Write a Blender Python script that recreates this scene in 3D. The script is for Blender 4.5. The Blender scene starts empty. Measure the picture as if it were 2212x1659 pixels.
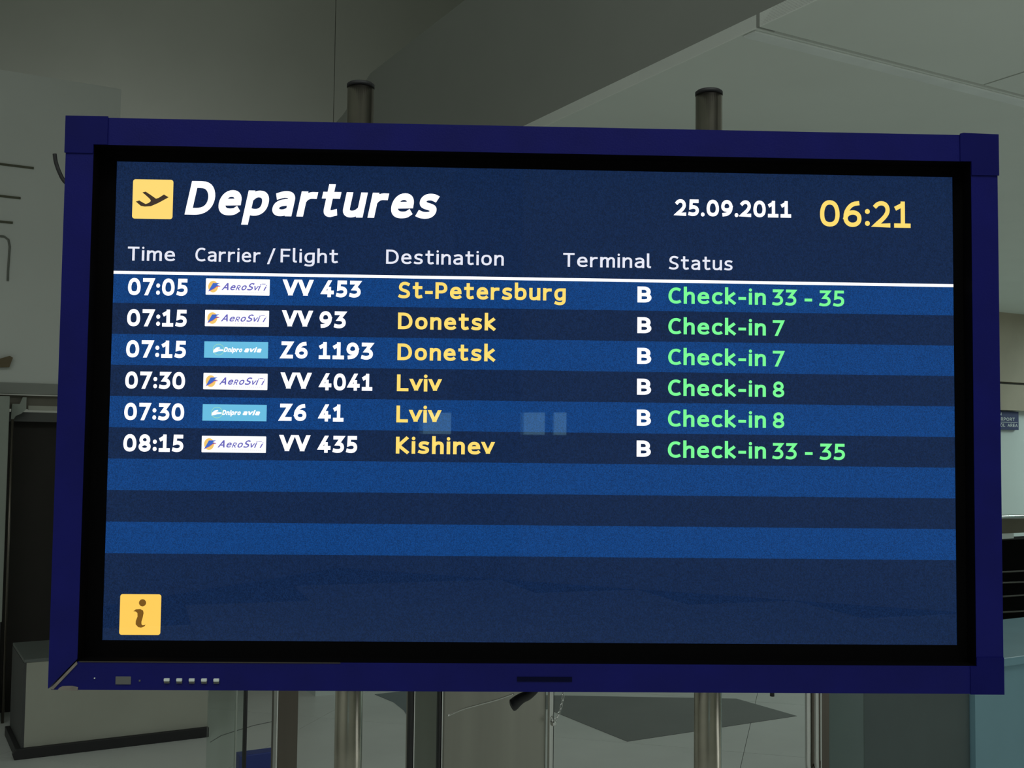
import bpy, bmesh, math, random
from mathutils import Vector, Matrix
random.seed(7)
C = bpy.context.scene.collection
sc = bpy.context.scene

# ---------------------------------------------------------------- camera, world, lights
F_PX = 2400.0
CAM = Vector((-0.076, -1.469, 1.5935))
YAW, PITCH, ROLL = -0.0307, 0.0536, 0.0114
def cam_axes():
    cy, sy, cp, sp = math.cos(YAW), math.sin(YAW), math.cos(PITCH), math.sin(PITCH)
    f = Vector((-sy*cp, cy*cp, sp)); r = Vector((cy, sy, 0)); u = r.cross(f)
    cr, sr = math.cos(ROLL), math.sin(ROLL)
    return cr*r+sr*u, -sr*r+cr*u, f
r_, u_, f_ = cam_axes()
cd = bpy.data.cameras.new('camera'); cam = bpy.data.objects.new('camera', cd); C.objects.link(cam)
cd.sensor_fit = 'HORIZONTAL'; cd.sensor_width = 36.0; cd.lens = 36.0*F_PX/2212.0
cd.clip_start = 0.05; cd.clip_end = 200
cam.matrix_world = Matrix(((r_.x, u_.x, -f_.x, CAM.x), (r_.y, u_.y, -f_.y, CAM.y), (r_.z, u_.z, -f_.z, CAM.z), (0, 0, 0, 1)))
sc.camera = cam
sc.view_settings.view_transform = 'Standard'; sc.view_settings.look = 'None'
sc.view_settings.exposure = 0.0; sc.view_settings.gamma = 1.0; sc.view_settings.use_curve_mapping = False
sc.cycles.max_bounces = 8; sc.cycles.diffuse_bounces = 5; sc.cycles.glossy_bounces = 4
sc.cycles.transmission_bounces = 6; sc.cycles.transparent_max_bounces = 8
sc.cycles.sample_clamp_indirect = 3.0
sc.cycles.use_denoising = True
w = bpy.data.worlds.new('hall_air'); sc.world = w; w.use_nodes = True
w.node_tree.nodes['Background'].inputs[0].default_value = (0.8, 1.0, 0.92, 1)
w.node_tree.nodes['Background'].inputs[1].default_value = 0.02

# the hall is turned 28 degrees from the display; a runs along its cross walls, b along its length
TH = math.radians(28.0); O = Vector((-0.076, -1.469, 0.0))
AV = Vector((math.cos(TH), math.sin(TH), 0)); BV = Vector((-math.sin(TH), math.cos(TH), 0))
def RM(a, b, z=0.0): return O + AV*a + BV*b + Vector((0, 0, z))

def area(name, a, b, z, size, size_y, power, col, direction=(0, 0, -1)):
    l = bpy.data.lights.new(name, 'AREA'); l.shape = 'RECTANGLE'; l.size = size; l.size_y = size_y
    l.energy = power*0.56; l.color = col
    o = bpy.data.objects.new(name, l); C.objects.link(o); o.location = RM(a, b, z)
    d = AV*direction[0] + BV*direction[1] + Vector((0, 0, direction[2]))
    o.rotation_euler = d.to_track_quat('-Z', 'Y').to_euler()
    return o
TINT = (0.93, 1.0, 0.97)
area('bulkhead_fill', -3.0, -0.5, 5.6, 3, 3, 118, TINT)
area('bulkhead_fill', -0.2, -2.0, 5.4, 3, 3, 56, TINT)
area('bulkhead_fill', 1.0, -0.8, 5.0, 1.2, 1.2, 60, TINT)  # extra light added to brighten the near end of the bulkhead
area('back_wall_fill', 1.7, 7.9, 2.7, 1.0, 0.6, 25, TINT, (0.25, 1.0, 0.35))  # unseen light added to lift the tall back wall
area('soffit_lamp', 6.5, -2.0, 2.8, 3, 1.5, 40, TINT)
area('soffit_lamp', 11.2, 5.2, 2.8, 2.0, 1.2, 105, (0.78, 1.0, 0.97))
area('soffit_lamp', 6.2, 3.6, 2.80, 1.2, 1.2, 22, TINT)
area('soffit_fill', 5.0, -1.5, 0.7, 2.5, 2.5, 25, TINT, (0.05, 0.35, 1.0))  # added light from below, only to brighten the right soffit

# ---------------------------------------------------------------- materials
def srgb(r, g, b):
    f = lambda c: (c/255/12.92) if c/255 <= 0.04045 else ((c/255+0.055)/1.055)**2.4
    return (f(r), f(g), f(b), 1)
MATS = {}
def mat(name, col, rough=0.6, metal=0.0, var=0.06, scale=6.0, bump=0.0, bscale=120.0, spec=0.5, stretch=None):
    if name in MATS: return MATS[name]
    m = bpy.data.materials.new(name); m.use_nodes = True; nt = m.node_tree; p = nt.nodes['Principled BSDF']
    p.inputs['Roughness'].default_value = rough; p.inputs['Metallic'].default_value = metal
    p.inputs['Specular IOR Level'].default_value = spec
    tc = nt.nodes.new('ShaderNodeTexCoord'); mp = nt.nodes.new('ShaderNodeMapping')
    nt.links.new(tc.outputs['Object'], mp.inputs[0])
    if stretch: mp.inputs['Scale'].default_value = stretch
    n = nt.nodes.new('ShaderNodeTexNoise'); n.inputs['Scale'].default_value = scale; n.inputs['Detail'].default_value = 5
    nt.links.new(mp.outputs[0], n.inputs[0])
    cr = nt.nodes.new('ShaderNodeValToRGB')
    c0 = [max(0, c*(1-var)) for c in col[:3]]+[1]; c1 = [min(1, c*(1+var)) for c in col[:3]]+[1]
    cr.color_ramp.elements[0].position = 0.3; cr.color_ramp.elements[0].color = c0
    cr.color_ramp.elements[1].position = 0.7; cr.color_ramp.elements[1].color = c1
    nt.links.new(n.outputs['Fac'], cr.inputs[0]); nt.links.new(cr.outputs[0], p.inputs['Base Color'])
    if bump:
        n2 = nt.nodes.new('ShaderNodeTexNoise'); n2.inputs['Scale'].default_value = bscale
        b = nt.nodes.new('ShaderNodeBump'); b.inputs['Strength'].default_value = bump; b.inputs['Distance'].default_value = 0.002
        nt.links.new(mp.outputs[0], n2.inputs[0]); nt.links.new(n2.outputs['Fac'], b.inputs['Height']); nt.links.new(b.outputs[0], p.inputs['Normal'])
    MATS[name] = m; return m
def glow(name, col, strength=1.0, gloss=True):
    m = bpy.data.materials.new(name); m.use_nodes = True; p = m.node_tree.nodes['Principled BSDF']
    p.inputs['Base Color'].default_value = (0.004, 0.004, 0.005, 1); p.inputs['Roughness'].default_value = 0.012
    p.inputs['Specular IOR Level'].default_value = 0.5 if gloss else 0.0
    p.inputs['Emission Color'].default_value = col; p.inputs['Emission Strength'].default_value = strength
    MATS[name] = m; return m
def screen_mat(name, col, strength):
    # lit plasma cells: faint line structure and cell flicker in what the panel emits
    m = glow(name, col, strength); nt = m.node_tree; p = nt.nodes['Principled BSDF']
    tc = nt.nodes.new('ShaderNodeTexCoord')
    n = nt.nodes.new('ShaderNodeTexNoise'); n.inputs['Scale'].default_value = 750; n.inputs['Detail'].default_value = 1
    mr = nt.nodes.new('ShaderNodeMapRange'); mr.inputs[1].default_value = 0.3; mr.inputs[2].default_value = 0.7
    mr.inputs[3].default_value = strength*0.62; mr.inputs[4].default_value = strength*1.38
    nt.links.new(tc.outputs['Object'], n.inputs[0]); nt.links.new(n.outputs['Fac'], mr.inputs[0])
    nt.links.new(mr.outputs[0], p.inputs['Emission Strength'])
    return m
def glassm(name, col, rough=0.02, alpha=0.25):
    m = bpy.data.materials.new(name); m.use_nodes = True; nt = m.node_tree
    nt.nodes.remove(nt.nodes['Principled BSDF'])
    t = nt.nodes.new('ShaderNodeBsdfTransparent'); t.inputs[0].default_value = col
    g = nt.nodes.new('ShaderNodeBsdfGlossy'); g.inputs['Roughness'].default_value = rough
    mx = nt.nodes.new('ShaderNodeMixShader'); fr = nt.nodes.new('ShaderNodeFresnel'); fr.inputs[0].default_value = 1.45
    ge = nt.nodes.new('ShaderNodeNewGeometry'); k = nt.nodes.new('ShaderNodeMath'); k.operation = 'MULTIPLY_ADD'; k.inputs[1].default_value = -1.0; k.inputs[2].default_value = 1.0
    k2 = nt.nodes.new('ShaderNodeMath'); k2.operation = 'MULTIPLY'
    nt.links.new(ge.outputs['Backfacing'], k.inputs[0]); nt.links.new(k.outputs[0], k2.inputs[0]); nt.links.new(fr.outputs[0], k2.inputs[1])
    nt.links.new(k2.outputs[0], mx.inputs[0]); nt.links.new(t.outputs[0], mx.inputs[1]); nt.links.new(g.outputs[0], mx.inputs[2])
    nt.links.new(mx.outputs[0], nt.nodes['Material Output'].inputs[0]); MATS[name] = m; return m

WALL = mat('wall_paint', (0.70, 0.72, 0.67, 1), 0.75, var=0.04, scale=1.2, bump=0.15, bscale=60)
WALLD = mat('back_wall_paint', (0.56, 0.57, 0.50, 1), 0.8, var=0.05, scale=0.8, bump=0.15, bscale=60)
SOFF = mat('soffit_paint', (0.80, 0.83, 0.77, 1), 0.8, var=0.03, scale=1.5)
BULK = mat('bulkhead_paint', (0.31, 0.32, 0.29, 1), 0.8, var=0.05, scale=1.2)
BEIGE = mat('beige_fascia', (0.48, 0.41, 0.31, 1), 0.7, var=0.06, scale=3)
WHITE = mat('white_wall', (0.72, 0.78, 0.75, 1), 0.7, var=0.03, scale=2)
TILE = mat('pale_floor_tile', (0.72, 0.73, 0.70, 1), 0.32, var=0.06, scale=2.0, spec=0.4)
JOINT = mat('tile_joint', (0.16, 0.16, 0.15, 1), 0.8)
DARKT = mat('dark_floor_tile', (0.15, 0.15, 0.145, 1), 0.3, var=0.08, scale=3)
BLUET = mat('slate_floor_tile', (0.12, 0.15, 0.165, 1), 0.35, var=0.08, scale=3)
BLUE = mat('blue_frame_paint', (0.005, 0.006, 0.150, 1), 0.45, spec=0.28, var=0.12, scale=14, bump=0.1, bscale=400)
BLUED = mat('dark_blue_cap', (0.004, 0.005, 0.125, 1), 0.5, spec=0.2, var=0.1, scale=14)
BLACK = mat('matt_black', (0.0025, 0.0022, 0.0025, 1), 0.7, spec=0.04)
RUB = mat('black_rubber', (0.02, 0.019, 0.02, 1), 0.6)
BARE = mat('bare_metal', (0.30, 0.26, 0.23, 1), 0.5, 0.3, var=0.2, scale=60)
GREY = mat('grey_plastic', (0.16, 0.16, 0.15, 1), 0.4)
BTN = mat('white_button', (0.85, 0.9, 0.85, 1), 0.4)
STEEL = mat('brushed_steel', (0.36, 0.35, 0.31, 1), 0.30, 1.0, var=0.12, scale=9, stretch=(1, 1, 0.05))
CHROME = mat('chrome', (0.72, 0.72, 0.70, 1), 0.12, 1.0, var=0.05)
PIPE = mat('satin_pipe', (0.58, 0.53, 0.45, 1), 0.2, 1.0, var=0.12, scale=25)
DSTEEL = mat('dark_steel', (0.16, 0.14, 0.12, 1), 0.35, 1.0, var=0.2, scale=12, stretch=(1, 1, 0.03))
BENCH = mat('bench_panel', (0.45, 0.45, 0.38, 1), 0.55, var=0.05, scale=3)
BENCHT = mat('bench_top', (0.15, 0.165, 0.155, 1), 0.5, var=0.06, scale=3)
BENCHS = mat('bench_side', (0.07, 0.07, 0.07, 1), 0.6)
VOID = mat('opening_shade', (0.04, 0.036, 0.032, 1), 0.7, spec=0.2)
POSTG = mat('post_paint', (0.36, 0.39, 0.34, 1), 0.6)
COUNTD = mat('counter_dark_laminate', (0.085, 0.11, 0.11, 1), 0.4, var=0.08, scale=4)
COUNTT = mat('counter_teal_laminate', (0.22, 0.40, 0.48, 1), 0.35, var=0.06, scale=3)
BLUEB = mat('blue_block', (0.03, 0.05, 0.25, 1), 0.5)
NAVY = mat('navy_sign', (0.02, 0.03, 0.13, 1), 0.5)
SIGNW = mat('sign_white', (0.8, 0.83, 0.85, 1), 0.5)
GLASS = glassm('clear_glass', (0.86, 0.90, 0.88, 1))
GLASST = glassm('tinted_glass', (0.45, 0.56, 0.54, 1), 0.05)

S_BG = screen_mat('screen_navy', srgb(15, 36, 71), 1.0)
S_ROW = screen_mat('screen_blue_band', srgb(12, 61, 122), 1.0)
S_WHITE = glow('lit_white', (1.0, 0.97, 1.0, 1), 1.35)
S_PALE = glow('lit_pale', (0.86, 0.88, 1.0, 1), 0.92)
S_AMBER = glow('lit_amber', srgb(255, 222, 112), 1.0)
S_GREEN = glow('lit_green', srgb(122, 250, 150), 1.0)
S_DARK = glow('lit_dark_brown', srgb(62, 50, 40), 1.0)
S_BROWN = glow('lit_brown', srgb(120, 84, 30), 1.0)
S_ICON = glow('lit_icon_yellow', srgb(255, 219, 118), 1.0)
S_ICON2 = glow('lit_icon_gold', srgb(255, 205, 92), 1.02)
S_LBLUE = glow('lit_sky_blue', srgb(106, 190, 226), 1.0)
S_LW = glow('lit_logo_white', (1, 1, 1, 1), 1.15)
S_LY = glow('lit_logo_yellow', srgb(244, 200, 110), 1.0)
S_LB = glow('lit_logo_blue', srgb(62, 104, 200), 1.0)
S_LR = glow('lit_logo_red', srgb(220, 70, 90), 1.0)
S_LT = glow('lit_logo_text', srgb(104, 100, 186), 1.0)
S_LG = glow('lit_logo_grey', srgb(214, 212, 226), 1.0)
S_LE = glow('lit_logo_green', srgb(165, 225, 180), 1.0)

# ---------------------------------------------------------------- mesh helpers
class MB:
    def __init__(s): s.v = []; s.f = []; s.m = []; s.mats = []; s.smooth = []
    def mi(s, m):
        if m not in s.mats: s.mats.append(m)
        return s.mats.index(m)
    def face(s, pts, m, smooth=False):
        i = len(s.v); s.v += [tuple(p) for p in pts]; s.f.append(tuple(range(i, i+len(pts)))); s.m.append(s.mi(m)); s.smooth.append(smooth)
    def box(s, x0, x1, y0, y1, z0, z1, m, M=None):
        p = [Vector((x, y, z)) for z in (z0, z1) for y in (y0, y1) for x in (x0, x1)]
        if M: p = [M @ q for q in p]
        i = len(s.v); s.v += [tuple(q) for q in p]; k = s.mi(m)
        for f in ((0, 2, 3, 1), (4, 5, 7, 6), (0, 1, 5, 4), (2, 6, 7, 3), (0, 4, 6, 2), (1, 3, 7, 5)):
            s.f.append(tuple(i+j for j in f)); s.m.append(k); s.smooth.append(False)
    def prism(s, poly, axis, lo, hi, m):
        # poly: 2D points in the plane normal to axis
        def P(p, t):
            return {'y': (p[0], t, p[1]), 'z': (p[0], p[1], t), 'x': (t, p[0], p[1])}[axis]
        n = len(poly); i = len(s.v)
        s.v += [P(p, lo) for p in poly] + [P(p, hi) for p in poly]; k = s.mi(m)
        fs = [tuple(i+j for j in range(n))[::-1], tuple(i+n+j for j in range(n))] + [(i+j, i+(j+1) % n, i+n+(j+1) % n, i+n+j) for j in range(n)]
        for f in fs: s.f.append(f); s.m.append(k); s.smooth.append(False)
    def tube(s, pts, r, m, n=20, caps=True, closed=False):
        pts = [Vector(p) for p in pts]; k = s.mi(m); i0 = len(s.v); N = len(pts)
        up = None
        for i, p in enumerate(pts):
            if closed: t = pts[(i+1) % N]-pts[i-1]
            else: t = (pts[min(i+1, N-1)]-pts[max(i-1, 0)])
            t.normalize()
            if up is None:
                up = Vector((0, 0, 1)) if abs(t.z) < 0.9 else Vector((1, 0, 0))
            x = up - t*up.dot(t); x.normalize(); y = t.cross(x); up = x
            rr = r[i] if isinstance(r, (list, tuple)) else r
            for j in range(n):
                a = 2*math.pi*j/n; s.v.append(tuple(p + x*math.cos(a)*rr + y*math.sin(a)*rr))
        for i in range(N if closed else N-1):
            for j in range(n):
                a = i0+i*n; b = i0+((i+1) % N)*n
                s.f.append((a+j, a+(j+1) % n, b+(j+1) % n, b+j)); s.m.append(k); s.smooth.append(True)
        if caps and not closed:
            s.f.append(tuple(i0+j for j in range(n))[::-1]); s.m.append(k); s.smooth.append(False)
            e = i0+(N-1)*n; s.f.append(tuple(e+j for j in range(n))); s.m.append(k); s.smooth.append(False)
    def build(s, name, parent=None, bevel=0.0, fix=True, **tags):
        me = bpy.data.meshes.new(name); me.from_pydata(s.v, [], s.f); 
        for m in s.mats: me.materials.append(m)
        for p, k, sm in zip(me.polygons, s.m, s.smooth): p.material_index = k; p.use_smooth = sm
        if fix:
            bm = bmesh.new(); bm.from_mesh(me); bmesh.ops.recalc_face_normals(bm, faces=bm.faces); bm.to_mesh(me); bm.free()
        o = bpy.data.objects.new(name, me); C.objects.link(o)
        if parent: o.parent = parent
        if bevel:
            b = o.modifiers.new('bevel', 'BEVEL'); b.width = bevel; b.segments = 2; b.limit_method = 'ANGLE'
        for k, v in tags.items(): o[k] = v
        return o
def empty(name, loc, rz, label, category, group=None):
    o = bpy.data.objects.new(name, None); C.objects.link(o); o.location = loc; o.rotation_euler = (0, 0, rz)
    o.empty_display_size = 0.1; o['label'] = label; o['category'] = category
    if group: o['group'] = group
    return o
def room(o):   # put a structure mesh, written in hall coordinates, where it stands
    if o.parent is None: o.location = O; o.rotation_euler = (0, 0, TH)
    return o
def struct(name, mb, bevel=0.0): return room(mb.build(name, None, bevel, kind='structure'))

# ---------------------------------------------------------------- the setting
# floor: bed with polished tiles set diagonally, dark inlays
m = MB(); m.box(-7, 14, -9.5, 12, -0.12, -0.004, JOINT); floor = struct('floor', m)
T = 1.2; off = -0.36; R45 = Matrix.Rotation(math.radians(45), 4, 'Z')
m = MB(); g = 0.003
m.box(g/2, T-g/2, g/2, T-g/2, -0.004, 0.0, TILE); tile0 = None
# axes of the diagonal grid: t=(a+b)/sqrt2, s=(a-b)/sqrt2
for i in range(-10, 15):
    for j in range(-12, 13):
        t0 = i*T; s0 = off + j*T
        a = (t0 + s0 + T)/math.sqrt(2); b = (t0 - s0)/math.sqrt(2)
        if not (-6.1 < a < 9.9 and -8.3 < b < 9.2): continue
        # local x along t, local y along -s
        if tile0 is None:
            tile0 = m.build('floor_tile', floor); o = tile0
        else:
            o = tile0.copy(); C.objects.link(o); o.parent = floor
        o.rotation_euler = (0, 0, math.radians(45))
        o.location = ((t0 + s0 + T)/math.sqrt(2), (t0 - s0 - T)/math.sqrt(2), 0)
m = MB(); m.prism([(3.57, 4.95), (4.80, 4.95), (4.78, 5.46), (3.86, 6.02), (3.57, 6.2)], 'z', 0.0, 0.002, DARKT)
m.build('dark_tile', floor, label='dark rectangular inlay in the pale floor')
arc = [(2.80, 6.60), (2.82, 6.353), (2.79, 6.13), (2.71, 5.864), (2.643, 5.666), (2.562, 5.39), (2.497, 5.18), (2.457, 5.018), (2.40, 4.80)]
m = MB(); m.prism(arc + [(2.75, 4.8), (2.9, 5.6), (3.1, 6.6)], 'z', 0.0, 0.002, BLUET)
m.build('dark_tile', floor, label='dark slate inlay with a curved edge')
m = MB(); m.tube([(1.594, 5.955, 0.001), (1.68, 6.06, 0.001), (1.777, 6.12, 0.001), (1.90, 6.19, 0.001), (2.034, 6.232, 0.001), (2.12, 6.235, 0.001)], 0.0022, JOINT, 6)
m.build('curved_joint', floor)

# left cross wall with its doorway
m = MB(); m.box(-6.8, 1.228, 7.0, 7.35, 1.91, 3.73, WALL); m.box(-6.8, 0.61, 7.0, 7.35, 0, 1.91, WALL); m.box(1.12, 1.228, 7.0, 7.35, 0, 1.91, WALL)
wl = struct('wall_left', m)
m = MB(); m.box(0.40, 1.20, 6.985, 7.03, 1.848, 1.912, BULK); struct('trim_1', m, 0.003)
for k, (z, a1) in enumerate([(3.176, 0.75), (2.99, 0.685), (2.841, 0.648)]):
    m = MB(); m.box(-0.3, a1, 6.992, 7.0, z-0.006, z+0.006, mat('seam_dark', (0.12, 0.12, 0.08, 1), 0.8)); m.build('seam_strip', wl)
m = MB(); q = [(0.2, 2.752), (0.605, 2.756), (0.628, 2.74), (0.636, 2.70), (0.632, 2.56), (0.632, 2.50)]
m.tube([(p[0], 6.995, p[1]) for p in q], 0.006, mat('hatch_edge', (0.2, 0.21, 0.18, 1), 0.7), 6); m.build('hatch_edge', wl)
m = MB(); m.prism([(0.50, 1.99), (0.655, 2.0), (0.672, 2.055), (0.655, 2.065), (0.60, 2.045), (0.50, 2.03)], 'y', 6.97, 7.0, mat('brown_clip', (0.16, 0.12, 0.06, 1), 0.6)); m.build('wall_clip', wl)

# dark sheet put in for the unlit doorway opening, bands above it
d = empty('doorway_shade', RM(0.86, 7.16, 0), TH, 'dark sheet standing for the unlit doorway opening left of the display', 'opening')
L = lambda a, b: (a-0.86, b-7.16)
m = MB(); m.box(-0.245, 0.255, -0.02, 0.02, 0.0, 1.70, VOID)
m.build('shade_sheet', d)
m = MB(); m.box(-0.245, 0.255, -0.10, -0.02, 1.69, 1.745, mat('band_grey', (0.10, 0.10, 0.095, 1), 0.6)); m.build('lower_rail', d)
m = MB(); m.box(-0.245, 0.255, -0.12, -0.02, 1.765, 1.842, mat('band_brown', (0.17, 0.155, 0.12, 1), 0.6)); m.build('brown_band', d)
m = MB(); m.box(-0.09, 0.255, -0.125, -0.11, 1.757, 1.783, BENCH); m.build('pale_strip', d)
m = MB(); m.prism([(-0.125, 1.83), (-0.105, 1.83), (-0.105, 1.76), (-0.13, 1.735), (-0.16, 1.72), (-0.175, 1.69), (-0.185, 1.69), (-0.18, 1.79), (-0.14, 1.79)], 'y', -0.16, -0.13, POSTG); m.build('hanging_bracket', d)

# pale door post at the left edge
d = empty('door_post', RM(0.61, 6.93, 0), TH, 'pale grey door post at the left edge, dark at its foot', 'post')
m = MB(); m.box(-0.06, 0.045, -0.05, 0.05, 0.56, 1.83, POSTG); m.build('upper_post', d, 0.004)
m = MB(); m.box(-0.05, 0.04, -0.045, 0.045, 0.0, 0.56, BENCHS); m.build('foot', d, 0.004)
m = MB(); m.tube([(0.066, -0.05, 0.0), (0.062, -0.05, 1.70)], 0.008, DSTEEL, 8); m.build('edge_rod', d)

# tall back wall of the hall, in panels
wb = MB(); wb.box(-7, 6.0, 10.02, 10.2, 0, 6.3, JOINT); wall_back = struct('wall_back', wb)
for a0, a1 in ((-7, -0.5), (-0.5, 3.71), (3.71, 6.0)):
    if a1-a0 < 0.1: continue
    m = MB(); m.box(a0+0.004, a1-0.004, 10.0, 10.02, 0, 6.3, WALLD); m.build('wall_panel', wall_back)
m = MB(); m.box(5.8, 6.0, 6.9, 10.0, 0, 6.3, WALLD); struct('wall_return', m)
m = MB(); m.box(2.45, 13.6, 6.72, 6.9, 0, 2.95, WHITE); struct('wall_far_right', m)
m = MB(); m.box(13.4, 13.6, -9.1, 6.72, 0, 6.3, WHITE); struct('wall_right', m)
m = MB(); m.box(-7, -6.8, -9.3, 10.2, 0, 6.3, WALL); struct('wall_side_left', m)
m = MB(); m.box(-7, 13.6, -9.3, 10.2, 6.3, 6.45, WALL); struct('ceiling', m)
# rear wall with the windows that glimmer in the screen
m = MB(); m.box(-7, -5.65, -9.3, -9.1, 0, 6.3, WALL); m.box(-5.20, -4.27, -9.3, -9.1, 0, 6.3, WALL); m.box(-3.68, 13.6, -9.3, -9.1, 0, 6.3, WALL)
m.box(-5.65, -3.68, -9.3, -9.1, 0, 1.70, WALL); m.box(-5.65, -3.68, -9.3, -9.1, 1.96, 6.3, WALL); struct('wall_rear', m)
dawn = glow('dawn_window', (0.40, 0.80, 1.0, 1), 2.0, False)
for k, (a0, a1) in enumerate([(-5.65, -5.2), (-4.27, -3.98), (-3.88, -3.68)]):
    m = MB(); m.box(a0, a1, -9.22, -9.2, 1.70, 1.96, dawn); struct('window_%d' % (k+1), m)
m = MB(); m.box(-3.98, -3.88, -9.26, -9.16, 1.70, 1.96, WALL); struct('trim_3', m)

# dropped ceiling on the right: bulkhead face and soffit slabs
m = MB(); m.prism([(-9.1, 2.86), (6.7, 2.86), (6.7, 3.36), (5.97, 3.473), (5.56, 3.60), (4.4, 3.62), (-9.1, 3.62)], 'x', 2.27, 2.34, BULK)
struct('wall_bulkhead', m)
m = MB(); m.box(2.27, 13.6, 2.505, 6.72, 2.857, 2.90, SOFF)
soff = struct('ceiling_right', m)
m = MB(); m.box(2.27, 3.292, -9.1, 2.490, 2.857, 2.90, SOFF); m.build('ceiling_panel', soff)
m = MB(); m.box(3.302, 6.8, -9.1, 2.490, 2.857, 2.90, SOFF); m.build('ceiling_panel', soff)
m = MB(); m.box(6.81, 13.6, -9.1, 2.490, 2.857, 2.90, SOFF); m.build('ceiling_panel', soff)
m = MB(); m.box(2.34, 13.6, -9.1, 6.72, 2.902, 2.94, JOINT); m.build('ceiling_deck', soff)
m = MB(); m.box(2.275, 13.4, 2.515, 2.57, 2.850, 2.857, mat('trim_white', (0.85, 0.88, 0.85, 1), 0.6)); m.build('edge_trim', soff, 0.003)
m = MB(); m.tube([(2.45, 1.99, 2.855), (2.50, 1.99, 2.853), (2.53, 1.98, 2.855)], 0.003, JOINT, 6); m.build('ceiling_crack', soff)
# beige fascia above the bright far wall
m = MB(); m.box(2.45, 13.4, 6.62, 6.72, 2.215, 2.857, BEIGE); m.box(2.45, 13.4, 6.64, 6.72, 1.955, 2.195, BEIGE); struct('trim_2', m)

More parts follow.
